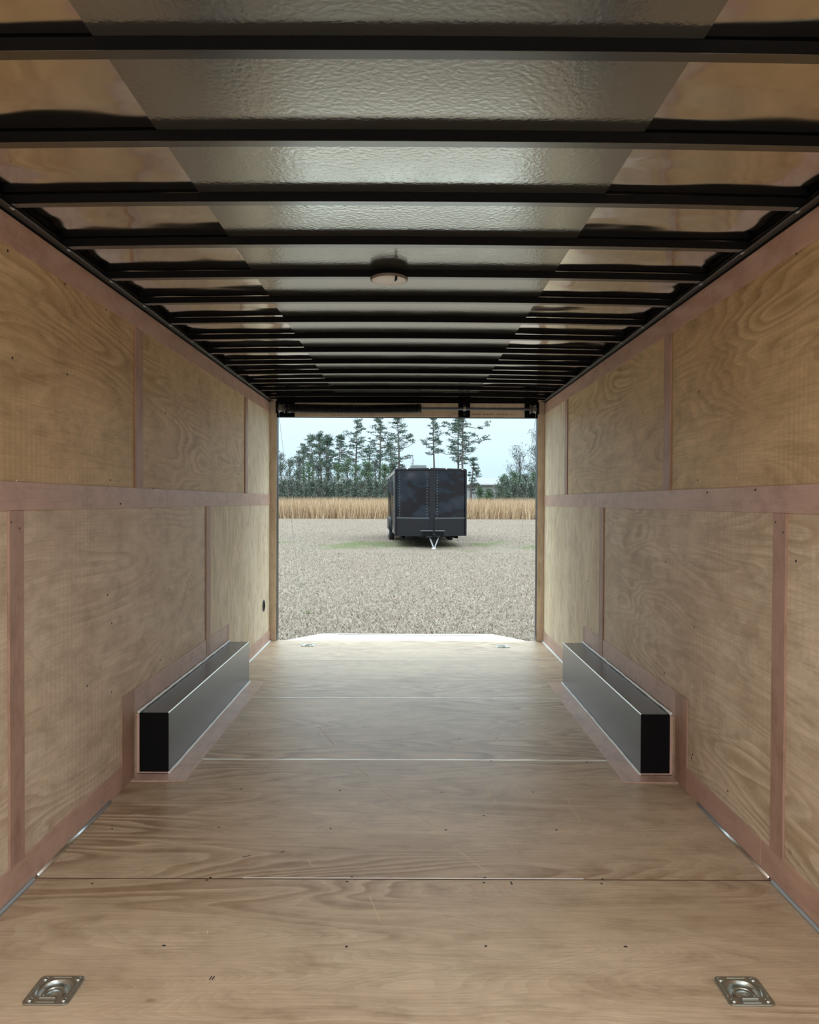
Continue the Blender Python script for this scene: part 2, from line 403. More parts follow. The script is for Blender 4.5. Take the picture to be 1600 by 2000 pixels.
for i, y in enumerate(bow_y):
    if y < 1.2 and i not in (3, 4): continue
    o = b0 if vis == 0 else copy_tree(b0)
    o.location = (0, y, 0)
    k = i - 6
    if k < 0: lab = 'black steel roof bow overhead behind the camera'
    elif k == 4: lab = 'black steel roof bow that carries the round dome lamp'
    elif k == 13: lab = 'black steel roof bow right in front of the rear door header'
    else: lab = 'black steel roof bow, %s one in view counted from the near end' % ordn[k]
    tag(o, lab, 'roof beam', 'black roof bows across the ceiling'); vis += 1

M['rail_grey'] = mat('dull_grey_rail_flange', (.07, .065, .06), .45)
# black angle rail along the top of both walls
for s in (-1, 1):
    sd = 'left' if s < 0 else 'right'
    r_ = thing('roof_rail', (s * HW, 0, WH), 'long black steel rail running along the top of the %s wall' % sd, 'rail', 'black rails along the wall tops')
    m = MB(); xa, xb = sorted((s * (HW - .002), s * (HW + .03))); m.box(xa, xb, Y0, DE, WH, ZR - .02)
    m.build('web', M['matblack'], r_)
    m = MB(); xa, xb = sorted((s * (HW - .028), s * (HW + .003))); m.box(xa, xb, Y0, DE, 2.2155, 2.2205)
    m.build('flange', M['rail_grey'], r_, bevel=.001)
    for y in bow_y[6:-2]:
        MB().box(s * (HW - .025) - .003, s * (HW - .025) + .003, y - .006, y + .016, 2.2135, 2.2155).build('weld_spot', M['bead'], r_)

# ------------------------------------------------------------------ rear door frame
for s in (-1, 1):
    sd = 'left' if s < 0 else 'right'
    TR[0] += 1
    xa, xb = sorted((s * 1.207, s * HW))
    tag(MB().box(xa, xb, DE - .012, DE, 0, 2.235).build('trim_%d' % TR[0], M['jamb'], bevel=.001), 'tan upright jamb board at the %s of the rear opening' % sd, None, None, 'structure')
    TR[0] += 1
    xa, xb = sorted((s * 1.203, s * (HW + .04)))
    tag(MB().box(xa, xb, DE, DE + .09, -.1, 2.272).build('trim_%d' % TR[0], M['black']), 'black steel jamb at the %s of the rear opening' % sd, None, None, 'structure')
HB = 2.075
# header fills up to the roof skin
hd = thing('door_header', (0, DE + .03, HB), 'dark steel header with tan boards above the rear opening', 'header')
MB().box(-1.203, 1.203, DE + .012, DE + .09, HB, 2.272).build('steel_frame', M['matblack'], hd)
MB().box(-1.203, 1.203, DE - .012, DE + .012, 2.205, 2.24).build('top_angle', M['matblack'], hd)
for x0, x1 in [(-1.04, .470), (.578, 1.083)]:
    MB().box(x0, x1, DE - .004, DE + .012, HB + .002, 2.205).build('board', M['jamb'], hd, bevel=.001)
MB().box(.470, .578, DE - .014, DE + .012, HB, 2.205).build('centre_post', M['matblack'], hd)
# reddish grade stamp on the right board
st_ = MB()
random.seed(5)
x = .60
while x < .93:
    w = random.choice([.006, .008, .010]); 
    if random.random() < .8: st_.box(x, x + w, DE - .0052, DE - .0042, 2.100, 2.109)
    x += w + .004
st_.box(.935, .99, DE - .0052, DE - .0042, 2.1035, 2.1065); st_.box(.41, .455, DE - .0052, DE - .0042, 2.1035, 2.1065)
st_.build('grade_stamp', mat('brown_ink', (.30, .15, .10), .8), hd)

# counterbalance: torsion spring, shaft, drums
SZ, SY = 2.146, DE - .062
sp = thing('torsion_spring_assembly', (0, SY, SZ), 'black torsion spring on a long shaft across the door header', 'spring')
MB().tube([(-1.19, SY, SZ), (1.19, SY, SZ)], .0125, 12).build('shaft', mat('dull_steel_shaft', (.10, .10, .11), .3, .8), sp)
coil = MB(); pts = []
n = 92
for i in range(n * 12 + 1):
    a = 2 * PI * i / 12; x = -1.075 + 1.17 * i / (n * 12)
    sag = -.007 * math.sin(PI * (x + 1.075) / 1.17) 
    pts.append((x, SY + .036 * math.cos(a), SZ + sag + .036 * math.sin(a)))
coil.tube(pts, .0062, 5)
coil.build('coil_spring', M['black'], sp)
for x in (-1.085, .105):
    MB().lathe([(.0, x - .022), (.034, x - .022), (.044, x - .014), (.044, x + .014), (.034, x + .022), (0, x + .022)], (0, SY, SZ), 'x', 24).build('spring_cone', M['black'], sp)
MB().box(.515, .535, SY - .012, DE - .014, SZ - .055, SZ + .04).build('centre_bearing_plate', M['black'], sp)
MB().lathe([(0, -.013), (.022, -.013), (.022, .013), (0, .013)], (.525, SY - .002, SZ), 'x', 16).build('bearing', M['ring'], sp)
for s in (-1, 1):
    d = MB().lathe([(0, -.028), (.045, -.028), (.045, -.022), (.036, -.018), (.034, .0), (.036, .018), (.045, .022), (.045, .028), (0, .028)], (s * 1.15, SY, SZ), 'x', 24).build('cable_drum', mat('cast_drum_%s' % ('left' if s < 0 else 'right'), (.16, .14, .13), .4, .7), sp)
    MB().box(s * 1.195 - .004, s * 1.195 + .004, SY - .05, DE, SZ - .05, SZ + .06).build('end_bearing_plate', M['black'], sp)
# ramp door let down behind, with its angled flap
RX = 1.2
rd = thing('ramp_door', (0, DE + .1, -.06), 'pale ramp door let down from the rear edge of the floor', 'ramp')
M['ramp'] = plywood('pale_ramp_plywood', (.74, .72, .66), (.70, .67, .61), (.60, .56, .48), 0, 1, 2, 9.9, None, K=9, contrast=.5)
ra = [(DE + .12, -.055), (DE + 2.15, -.385)]
MB().prism([(ra[0][0], ra[0][1]), (ra[1][0], ra[1][1]), (ra[1][0], ra[1][1] - .04), (ra[0][0], ra[0][1] - .04)], -RX, RX, 'x').build('ramp_panel', M['ramp'], rd, bevel=.004)
# flap: hinged at the sill, bridging out almost level
fl = MB()
pn = [(-1.165, DE + .055), (1.165, DE + .055), (.865, DE + .60), (-.86, DE + .60)]
zt = [-.012, -.012, -.035, -.035]
V = [(x, y, z) for (x, y), z in zip(pn, zt)] + [(x, y, z - .012) for (x, y), z in zip(pn, zt)]
fl.add(V, [(0, 1, 2, 3), (7, 6, 5, 4), (0, 4, 5, 1), (1, 5, 6, 2), (2, 6, 7, 3), (3, 7, 4, 0)])
fl.build('flap', M['ramp'], rd, bevel=.002)
MB().box(-.68, .70, DE + .50, DE + .515, -.0305, -.0265).build('grip_strip', mat('grey_strip', (.38, .38, .36), .6), rd)
MB().tube([(-1.16, DE + .047, -.012), (1.16, DE + .047, -.012)], .008, 10).build('hinge', M['black'], rd)
MB().box(-1.2, 1.2, DE + .036, DE + .05, -.12, -.006).build('sill', M['black'], rd)
for s in (-1, 1):
    top = Vector((s * 1.178, SY - .036, SZ)); bot = Vector((s * 1.205, ra[1][0] - .06, ra[1][1] + .01))
    cb = MB().tube([top + (bot - top) * t - Vector((0, 0, .02 * math.sin(PI * t))) for t in [i / 16 for i in range(17)]], .0014, 6)
    tag(cb.build('lift_cable', mat('steel_cable_%s' % ('left' if s < 0 else 'right'), (.30, .31, .31), .5, .6)),
        'thin steel cable hanging from the %s drum down to the ramp' % ('left' if s < 0 else 'right'), 'cable', 'ramp door lift cables')

# ------------------------------------------------------------------ wheel boxes
for s in (-1, 1):
    sd = 'left' if s < 0 else 'right'
    wb = thing('wheel_box', (s * 1.19, 4.58, 0), '%s wheel box of dark brushed metal with black end plate, against the %s wall' % (sd, sd), 'wheel box', 'wheel boxes on both sides of the floor')
    xi, xo, y0, y1, zt_ = s * 1.118, s * (HW - .0005), 3.655, 5.505, .292
    r = .006; pr = [(xo, zt_)]
    for i in range(5):
        a = i * PI / 8; pr.append((xi + s * r - s * r * math.sin(a), zt_ - r + r * math.cos(a)))
    pr.append((xi, .006))
    inner = [(p[0] + s * .003 if i else p[0], p[1] - .003) for i, p in enumerate(pr)][::-1]
    m = MB().prism(pr + inner, y0, y1, 'y'); m.build('cover', M['box_steel'], wb)
    x0, x1 = sorted((xi + s * .001, xo - s * .012))
    MB().box(x0, x1, y0 - .0015, y0 + .004, .012, zt_ - .001).build('end_plate', M['matblack'], wb)
    x0, x1 = sorted((xi + s * .002, xo - s * .001))
    MB().box(x0, x1, y1 - .003, y1 + .001, .005, zt_ - .003).build('rear_plate', M['matblack'], wb)
    MB().box(*sorted((xi + s * .002, xo)), y0 - .004, y0, .005, .011).build('lower_lip', M['luan_flat'], wb)
    MB().box(*sorted((xo - s * .012, xo)), y0 - .006, y0, .005, zt_ - .004).build('side_lip', M['luan_flat'], wb)
    # folded edge and sealed flanges
    MB().tube([(xi + s * .003, y0, zt_ - .0025), (xi + s * .003, y1, zt_ - .0025)], .0035, 8).build('folded_edge', M['bead'], wb)
    def wob(i): return random.uniform(-.0012, .0012)
    random.seed(3 + s)
    MB().tube([(xi - s * .004, y0 - .008 + i * (y1 - y0 + .008) / 30, .008 + wob(i)) for i in range(31)], [.0075 + wob(i) for i in range(31)], 8).build('floor_sealant', M['sealant'], wb)
    MB().tube([(xo - s * .010, y0 - .008 + i * (y1 - y0 + .006) / 30, zt_ + .006 + wob(i)) for i in range(31)], [.0075 + wob(i) for i in range(31)], 8).build('wall_sealant', M['sealant'], wb)

# ------------------------------------------------------------------ dome lamp
DLc = ony(760, 544, bow_y[10])
dz = ZR - .033
dl = thing('dome_lamp', (DLc.x, bow_y[10], dz), 'round white dome lamp under the fifth roof bow', 'ceiling lamp')
cx, cy = DLc.x, bow_y[10]
MB().lathe([(0, dz), (.074, dz), (.0785, dz - .002), (.0785, dz - .010), (.074, dz - .0125), (.066, dz - .0125)], (cx, cy, 0), 'z', 48).build('rim', M['lamp_rim'], dl)
MB().lathe([(.0735, dz - .0115)] + [(.0735 * math.cos(a), dz - .0115 - .0085 * math.sin(a)) for a in [i * PI / 20 for i in range(1, 11)]], (cx, cy, 0), 'z', 48).build('lens', M['lens'], dl)
LAMP = (cx, cy, dz)
MB().box(cx + .026, cx + .036, cy - .07, cy - .060, dz - .028, dz - .010).box(cx + .024, cx + .032, cy - .072, cy - .062, dz - .033, dz - .026).build('switch', M['black'], dl, bevel=.001)

dl2 = copy_tree(dl); dl2.location = (cx, bow_y[3], dz); tag(dl2, 'copy of the round dome lamp, added out of view above the fill light')  # unseen second lamp, added to go with the overhead fill light

# ------------------------------------------------------------------ recessed tie-down rings in the floor
def tie_down(cx, cy, s, label):
    t_ = thing('tie_down_ring', (cx, cy, 0), label, 'tie-down', 'recessed tie-down rings in the floor')
    hw, rad, zt = .0605, .014, .0045
    def rr(h, r, z, n=6):
        out = []
        for k, (sx_, sy_) in enumerate([(1, 1), (-1, 1), (-1, -1), (1, -1)]):
            for i in range(n + 1):
                a = k * PI / 2 + i * PI / 2 / n
                out.append((cx + sx_ * (h - r) + r * math.cos(a), cy + sy_ * (h - r) + r * math.sin(a), z))
        return out
    nn = 28
    def circ(r, z, cut=True):
        # pan outline: circle clipped by a straight edge on the near side
        out = []
        for k in range(nn):
            a = PI / 4 * 0 + 2 * PI * (k + .0) / nn
            x, y = r * math.cos(a), r * math.sin(a)
            if cut: y = max(y, -.030 if r > .03 else -r * .8)
            out.append((cx + x, cy + y, z))
        return out
    A = rr(hw, rad, .0002); B = rr(hw, rad, zt - .0012); B2 = rr(hw - .0012, rad, zt)
    loops = [A, B, B2, circ(.047, zt), circ(.043, zt - .002), circ(.0405, -.008), circ(.037, -.020), circ(.030, -.028), circ(.012, -.029)]
    V = sum(loops, []); F = []
    for i in range(len(loops) - 1):
        for k in range(nn):
            F.append((i * nn + k, i * nn + (k + 1) % nn, (i + 1) * nn + (k + 1) % nn, (i + 1) * nn + k))
    F.append(tuple((len(loops) - 1) * nn + k for k in range(nn)))
    p = MB(); p.add(V, F, False)
    for i_ in range(3 * nn, len(p.sm)): p.sm[i_] = True
    p.build('pan_plate', M['ring'], t_)
    for (sx_, sy_) in [(1, 1), (-1, 1), (-1, -1), (1, -1)]:
        q = .044
        MB().lathe([(.0085, zt - .0005), (.0085, zt + .0012), (.0068, zt + .0034), (.0035, zt + .0045), (0.0001, zt + .0048)], (cx + sx_ * q, cy + sy_ * q, 0), 'z', 16).build('rivet', M['ring'], t_)
    for dx, dy, lx, ly in [(0, .052, .024, 0), (0, -.052, .024, 0), (.052, 0, 0, .024), (-.052, 0, 0, .024)]:
        MB().tube([(cx + dx - lx, cy + dy - ly, zt), (cx + dx + lx, cy + dy + ly, zt)], .0022, 8).build('pressed_rib', M['ring'], t_)
    MB().tube([(cx + .021, cy - .037, zt + .001), (cx - .021, cy - .037, zt + .001)], .0042, 10).build('hinge_bar', M['ring'], t_)
    ringp = []
    for k in range(29):
        a = -PI / 2 + .75 + (2 * PI - 1.5) * k / 28
        ringp.append((cx + .0265 * math.cos(a) * 1.0, cy - .006 + .0265 * math.sin(a), -.006 + .002 * math.sin(a)))
    ringp = [(cx + .018, cy - .034, .0005)] + ringp[0:] + [(cx - .018, cy - .034, .0005)]
    MB().tube(ringp, .0048, 10).build('ring', M['ring'], t_)
    return t_
# pockets in the sheets for the pans
def pocket(o, cx, cy):
    c = MB().lathe([(0, -.05), (.0475, -.05), (.0475, .02), (0, .02)], (cx, cy, 0), 'z', 32, False)
    c = c.build('pocket_cutter', None)
    c.hide_render = True
    bm_ = o.modifiers.new('pocket', 'BOOLEAN'); bm_.operation = 'DIFFERENCE'; bm_.object = c; bm_.solver = 'EXACT'
    return c
rings = [(-.9165, 2.028, 'galvanized tie-down ring in the floor at the near left corner'), (.906, 2.033, 'galvanized tie-down ring in the floor at the near right corner'),
         (-.885, 6.945, 'tie-down ring in the floor by the left end of the rear sill'), (.862, 6.915, 'tie-down ring in the floor by the right end of the rear sill')]
cutters = []
for x, y, lab in rings:
    cutters.append((sheet_at(y), pocket(sheet_at(y), x, y))); tie_down(x, y, 1 if x > 0 else -1, lab)
bpy.context.view_layer.update()
dg = bpy.context.evaluated_depsgraph_get()
for o in {id(a): a for a, _ in cutters}.values():
    me = bpy.data.meshes.new_from_object(o.evaluated_get(dg)); o.modifiers.clear(); o.data = me
for _, c in cutters: bpy.data.objects.remove(c)
# the dark base under the sheets has matching wells already below the pans (pan bottoms stay above it)

# ------------------------------------------------------------------ screws, scratches, nails
scr_me = MB().lathe([(.0045, .0001), (.0042, .0009), (.002, .0007), (.0001, .0005)], (0, 0, 0), 'z', 10)
s0 = None
px = [(486,1434),(623,1434),(809,1435),(897,1443),(970,1442),(449,1482),(602,1483),(795,1484),(960,1486),(1146,1489),
      (428,1616),(646,1618),(871,1621),(1087,1621),(471,1541),(664,1544),(863,1547),(1041,1547),(945,1593),
      (411,1714),(687,1713),(947,1714),(1177,1717),(404,1719),(678,1722),(945,1724),(1175,1726),(320,1847),(677,1849),(949,1848),(1222,1849),
      (219,1619),(180,1726),(86,1697),(1494,1711),(1512,1727),(548,1363),(707,1396),(809,1396),(933,1364),(500,1415),(1104,1436),
      (662,1266),(545,1259),(1070,1340),(854,1310),(862,1333),(939,1259),(838,1290),(1250,1450)]
for i, (a, b_) in enumerate(px):
    p = onz(a, b_)
    if abs(p.x) > 1.01 and 3.5 < p.y < 5.6: continue
    par = sheet_at(p.y)
    if s0 is None:
        s0 = scr_me.build('screw', M['screw']); o = s0
    else:
        o = s0.copy(); C.objects.link(o)
    o.parent = par; o.location = (p.x, p.y, 0)
    o.scale = (1, 1, 1) if i % 3 else (1.4, .8, 1)
def scratch(pts, w=.0022, name='scratch', m='scratch', plane='z'):
    P = [onz(a, b_) for a, b_ in pts]
    mb = MB()
    for i in range(len(P) - 1):
        d = (P[i + 1] - P[i]); nn = Vector((-d.y, d.x, 0)).normalized() * w / 2
        mb.add([P[i] - nn + Vector((0, 0, .0006)), P[i] + nn + Vector((0, 0, .0006)), P[i + 1] + nn + Vector((0, 0, .0006)), P[i + 1] - nn + Vector((0, 0, .0006)),
                P[i] - nn, P[i] + nn, P[i + 1] + nn, P[i + 1] - nn], [(3, 2, 1, 0), (0, 1, 5, 4), (1, 2, 6, 5), (2, 3, 7, 6), (3, 0, 4, 7)])
    return mb.build(name, M[m], sheet_at(P[0].y))
scratch([(622, 1419), (635, 1433), (652, 1455)], .004)
scratch([(691, 1493), (705, 1504), (720, 1516)], .003)
scratch([(742, 1541), (775, 1562), (815, 1590), (845, 1614), (865, 1636)], .0026)
scratch([(884, 1652), (918, 1679), (952, 1703)], .0026)
scratch([(600, 1677), (612, 1694)], .002); scratch([(944, 1535), (953, 1548), (958, 1558)], .006); scratch([(953, 1556), (958, 1570), (966, 1590)], .0025)
scratch([(966, 1562), (970, 1568)], .005); scratch([(1110, 1565), (1134, 1606)], .0018); scratch([(722, 1750), (742, 1800)], .0018); scratch([(786, 1430), (780, 1465)], .002)
scratch([(880, 1462), (895, 1454), (935, 1453)], .002); scratch([(990, 1640), (1010, 1668)], .0018)
scratch([(409, 1914), (414, 1907)], .003, 'gouge', 'screw'); scratch([(414, 1914), (419, 1907)], .003, 'gouge', 'screw')
scratch([(474, 1674), (490, 1671)], .004, 'gouge', 'screw'); scratch([(548, 1665), (556, 1663)], .005, 'gouge', 'screw')
# a curl of swarf in the first visible seam
scratch([(998, 1722), (1000, 1728)], .006, 'gouge', 'screw')
for a, b_ in [(405, 1821)]:
    scratch([(a, b_ - 3), (a, b_ + 3)], .002, 'scratch')
# glints along the seams are the white strips laid with the floor sheets
# staples / nail heads and holes on the walls
def wall_mark(s, px_, py_, r=.005, m='screw', name='nail_head'):
    p = onx(px_, py_, s * HW)
    w = wl if s < 0 else wr
    return MB().lathe([(r, s * (HW - .0002)), (r * .9, s * (HW - .0012)), (.0001, s * (HW - .0014))], (0, p.y, p.z), 'x', 10).build(name, M[m], w)
for a, b_ in [(24, 699), (131, 731), (210, 1162), (215, 938), (207, 605), (218, 1217), (313, 1289), (331, 1151), (371, 1151), (323, 807), (399, 831), (170, 1340), (218, 1352), (332, 1286), (15, 490), (127, 555)]:
    wall_mark(-1, a, b_)
for a, b_ in [(1366, 765), (1256, 806), (1300, 1097), (1148, 1135), (1209, 1166), (1356, 1225), (1555, 1096), (1351, 1481), (1556, 495), (1363, 938), (1353, 1474), (1247, 1286), (1422, 1545), (1298, 1315)]:
    wall_mark(1, a, b_)
for s, a, b_ in [(-1, 32, 939), (-1, 136, 933), (-1, 144, 1262), (-1, 142, 1130), (1, 1182, 837), (1, 1439, 934), (1, 1354, 1342), (1, 1431, 1251), (-1, 219, 1338)]:
    wall_mark(s, a, b_, .0035, 'sealant')
# small nail heads on the strips
for s, a, b_ in [(1, 1381, 962), (1, 1475, 957), (1, 1515, 1020), (1, 1530, 1040), (-1, 22, 1020), (-1, 38, 1032), (-1, 236, 984), (-1, 300, 954)]:
    p = onx(a, b_, s * (HW - .008))
    MB().lathe([(.004, s * (HW - .0054)), (.0035, s * (HW - .0088)), (.0001, s * (HW - .0089))], (0, p.y, p.z), 'x', 8).build('nail_head', M['screw'], wl if s < 0 else wr)
# round wiring hole low on the left wall near the rear
hp = onx(515, 1183, -HW)
wh_ = thing('wall_outlet', (-HW, hp.y, hp.z), 'round black grommet low on the left wall beside the rear opening', 'grommet')
MB().lathe([(.044, -HW + .0005), (.052, -HW + .0005), (.054, -HW + .004), (.048, -HW + .006), (.044, -HW + .004), (.041, -HW + .002)], (0, hp.y, hp.z), 'x', 32).build('ring', M['black'], wh_)
MB().lathe([(.042, -HW + .0018), (.02, -HW + .0012), (.0001, -HW + .001)], (0, hp.y, hp.z), 'x', 32).build('plug', M['matblack'], wh_)

# ------------------------------------------------------------------ outdoors
GZ, GS = -.42, .0057
def gz(y): return GZ + GS * (y - 7)
gm = mat('dry_lawn', (.2, .18, .14), .9, spec=.1); t = gm.node_tree; b = bsdf(gm)
tc = N(t, 'ShaderNodeTexCoord').outputs['Object']
fine = noise(t, mapping(t, tc, (14, 7, 1)), 1.5, 6, .75)
big = noise(t, mapping(t, tc, (.35, .12, 1)), 1.6, 5, .6)
c = ramp(t, fine, [(.34, (.085, .066, .05)), (.47, (.165, .132, .105)), (.60, (.24, .197, .16)), (.74, (.36, .31, .255))])
c = mix(t, ramp(t, big, [(.38, (0, 0, 0)), (.68, (.6, .6, .6))]), c, (.17, .125, .10), 'MIX')
sx_ = N(t, 'ShaderNodeSeparateXYZ'); L(t, tc, sx_.inputs[0])
# greener turf where the other trailer stands and in small tufts
gy = math_(t, 'DIVIDE', math_(t, 'SUBTRACT', sx_.outputs[1], 28.5), 3.4)
gx = math_(t, 'DIVIDE', math_(t, 'SUBTRACT', sx_.outputs[0], .9), 9.)
ell = math_(t, 'SUBTRACT', 1., math_(t, 'ADD', math_(t, 'MULTIPLY', gy, gy), math_(t, 'MULTIPLY', gx, gx)))
gn = noise(t, mapping(t, tc, (.5, .35, 1)), 1.3, 6, .65)
gmk = math_(t, 'MULTIPLY_ADD', math_(t, 'MAXIMUM', ell, -.6), .75, math_(t, 'MULTIPLY', math_(t, 'SUBTRACT', gn, .56), 4.)); gmk = ramp(t, gmk, [(.05, (0, 0, 0)), (.7, (.9, .9, .9))])
c = mix(t, gmk, c, ramp(t, fine, [(.3, (.055, .065, .028)), (.7, (.15, .17, .075))]))
tuft = ramp(t, noise(t, mapping(t, tc, (.9, .6, 1), (4, 2, 0)), 1.6, 4, .6), [(.66, (0, 0, 0)), (.74, (.6, .6, .6))])
c = mix(t, tuft, c, (.08, .115, .04))
L(t, c, b.inputs['Base Color']); bump(t, fine, .6, .03, b)
g = MB(); g.add([(-160, -30, gz(-30)), (160, -30, gz(-30)), (160, 260, gz(260)), (-160, 260, gz(260))], [(0, 1, 2, 3)])
tag(g.build('ground', gm), 'mown dry lawn stretching out behind the trailer', None, None, 'structure')

def blade_field(name, count, xr, yr, h, w, cols, seed, label, cat, lean=.35, ydens=None):
    import numpy as np
    rg = np.random.default_rng(seed)
    y = yr[0] + (yr[1] - yr[0]) * rg.random(count) ** (ydens or 1.)
    x = (rg.random(count) * 2 - 1) * np.interp(y, yr, xr) + .3
    hh = h[0] + (h[1] - h[0]) * rg.random(count); ww = w * (.6 + .8 * rg.random(count))
    a = rg.random(count) * PI; dx, dy = np.cos(a) * ww / 2, np.sin(a) * ww / 2
    lx, ly = (rg.random(count) - .5) * 2 * lean * hh, (rg.random(count) - .5) * 2 * lean * hh
    keep = ~((np.abs(x) < 1.3) & (y < 9.45))
    if name == 'dry_grass': keep &= ~((np.abs(x - .6) < 3.6) & (np.abs(y - 27.6) < 3.2) & (rg.random(count) < .75))
    x, y, hh, lx, ly, dx, dy = [q[keep] for q in (x, y, hh, lx, ly, dx, dy)]; count = len(x)
    z = GZ + GS * (y - 7)
    P = np.zeros((count, 3, 3)); P[:, 0] = np.stack([x - dx, y - dy, z], 1); P[:, 1] = np.stack([x + dx, y + dy, z], 1)
    P[:, 2] = np.stack([x + lx, y + ly, z + hh], 1)
    me = bpy.data.meshes.new(name); me.vertices.add(count * 3); me.vertices.foreach_set('co', P.ravel())
    me.loops.add(count * 3); me.loops.foreach_set('vertex_index', np.arange(count * 3, dtype=np.int32))
    me.polygons.add(count); me.polygons.foreach_set('loop_start', np.arange(0, count * 3, 3, dtype=np.int32))
    me.polygons.foreach_set('loop_total', np.full(count, 3, dtype=np.int32)); me.update()
    m = mat(name + '_straw', (.5, .4, .3), .8, spec=.15); t = m.node_tree
    gi = N(t, 'ShaderNodeNewGeometry'); L(t, ramp(t, gi.outputs['Random Per Island'], cols), bsdf(m).inputs['Base Color'])
    me.materials.append(m)
    o = bpy.data.objects.new(name, me); C.objects.link(o); return tag(o, label, cat, None, 'stuff')
blade_field('dry_grass', 170000, (2.6, 14.), (8.4, 62), (.015, .045), .010,
            [(0, (.13, .10, .078)), (.35, (.215, .173, .14)), (.7, (.33, .273, .228)), (.93, (.47, .42, .36)), (1, (.13, .165, .06))], 1,
            'short dry straw coloured grass blades on the lawn', 'grass', 1.3, 1.5)
blade_field('tall_dry_grass', 42000, (15, 22), (62, 76), (1.0, 1.85), .05,
            [(0, (.22, .15, .09)), (.3, (.37, .245, .145)), (.65, (.50, .35, .22)), (1, (.62, .49, .35))], 2,
            'band of tall orange straw coloured grass before the trees', 'grass', .22)

# the warehouse far behind the trees
wb_ = thing('warehouse', (0, 168, gz(168)), 'long low pale warehouse with a grey roof behind the trees', 'building')
zt = lambda py, Y: CAMC.z + (978.5 - py) / 1513 * Y
xl, xr = -45, 42
MB().box(xl, xr, 165, 190, gz(165) - .5, zt(945, 165)).build('wall', mat('warehouse_wall', (.24, .25, .25), .8), wb_)
MB().prism([(164.4, zt(945, 164.4)), (164.4, zt(943.5, 164.4)), (177, zt(932, 177)), (190.5, zt(943, 190)), (190.5, zt(945, 190))], xl - .5, xr + .5, 'x').build('roof', mat('warehouse_roof', (.16, .165, .18), .6), wb_)
MB().box(xl - .5, xr + .5, 164.1, 164.4, zt(946, 165), zt(943.7, 165)).build('gutter', mat('warehouse_gutter', (.35, .37, .37), .6), wb_)

# trees --------------------------------------------------------------
M['bark'] = mat('pine_bark', (.11, .09, .085), .9)
def leafmat(name, a, b_):
    m = mat(name, a, .7, spec=.2); t = m.node_tree
    gi = N(t, 'ShaderNodeNewGeometry'); L(t, ramp(t, gi.outputs['Random Per Island'], [(0, a), (1, b_)]), bsdf(m).inputs['Base Color']); return m
M['needles'] = leafmat('pine_needles', (.055, .09, .072), (.14, .19, .15))
M['needles_y'] = leafmat('young_pine_needles', (.055, .095, .055), (.15, .215, .125))
M['shrub'] = leafmat('grey_green_leaves', (.075, .095, .082), (.15, .18, .145))
M['twig'] = leafmat('thin_leaves', (.055, .07, .055), (.12, .14, .115))
def clump(mb, c, r, n, rg, size=.16, flat=.6):
    for _ in range(n):
        d = Vector((rg.gauss(0, 1), rg.gauss(0, 1), rg.gauss(0, flat)))
        d = d.normalized() * r * rg.random() ** .5; d.z *= flat
        p = Vector(c) + d
        u = Vector((rg.uniform(-1, 1), rg.uniform(-1, 1), rg.uniform(-.3, 1))).normalized() * size * rg.uniform(.6, 1.5)
        v = u.cross(Vector((rg.random(), rg.random(), rg.random()))).normalized() * size * .32
        mb.add([p - v, p + v, p + u], [(0, 1, 2)])
def pine(px_, Y, top_y, crown_w, crown_from, seed, label, dens=1., group='tall pines on the skyline', extra=()):
    rg = random.Random(seed)
    base = ony(px_, 980, Y); X = base.x; z0 = gz(Y); H = zt(top_y, Y) - z0
    tr = thing('pine_tree', (X, Y, z0), label, 'tree', group)
    lean = rg.uniform(-.02, .02)
    def tp(f): return Vector((X + lean * H * f + .12 * math.sin(f * 5 + seed), Y, z0 - .1 + H * f))
    MB().tube([tp(i / 12) for i in range(13)], [.20 * (1 - .85 * i / 12) for i in range(13)], 7).build('trunk', M['bark'], tr)
    br = MB(); nd = MB(); cw = crown_w * 1.25 * Y / 1513 / 2; cf = crown_from
    nb = int(34 * dens)
    for i in range(nb):
        f = cf + (1 - cf) * (i + rg.random()) / nb
        rel = (f - cf) / (1 - cf)
        prof = (.55 + .45 * math.sin(PI * min(rel * 1.15, 1))) * (1.15 - rel ** 2 * .85)
        L_ = cw * prof * rg.uniform(.45, 1.1)
        a = rg.uniform(0, 2 * PI); p0 = tp(f); up = rg.uniform(-.1, .35)
        d = Vector((math.cos(a), math.sin(a), up)); e1 = p0 + d * L_ * .55 + Vector((0, 0, -.05)); e2 = p0 + d * L_ + Vector((0, 0, .12 * L_))
        br.tube([p0, e1, e2], [.05, .035, .015], 4, False)
        for q in range(rg.randint(2, 4)):
            tt = rg.uniform(.5, 1.05); c_ = p0.lerp(e2, tt) + Vector((rg.uniform(-.3, .3), rg.uniform(-.3, .3), rg.uniform(-.1, .3)))
            clump(nd, c_, rg.uniform(.28, .5), int(26), rg, .17, .55)
    for (ax, az, L_) in extra:      # single long limbs the photo shows
        p0 = tp(az); e2 = p0 + Vector((ax * L_, .2, .05 * L_)); m1 = p0.lerp(e2, .5) - Vector((0, 0, .12 * L_))
        br.tube([p0, m1, e2], [.06, .04, .02], 4, False)
        for q in range(7): clump(nd, m1.lerp(e2, rg.uniform(.1, 1.05)) + Vector((0, 0, rg.uniform(-.2, .4))), .38, 26, rg, .17, .55)
    clump(nd, tp(1.0), .5, 50, rg, .17, .8)
    br.build('branches', M['bark'], tr); nd.build('needles', M['needles'], tr)
    return tr
G1 = 'pines left of the parked trailer'
pine(592, 117, 868, 40, .45, 11, 'tall pine with thin crown near the left jamb', .9)
pine(610, 112, 851, 46, .50, 12, 'round topped pine, leftmost tall one of the dense left clump', 1.1)
pine(627, 106, 846, 44, .52, 13, 'round topped pine in the middle of the dense left clump', 1.2)
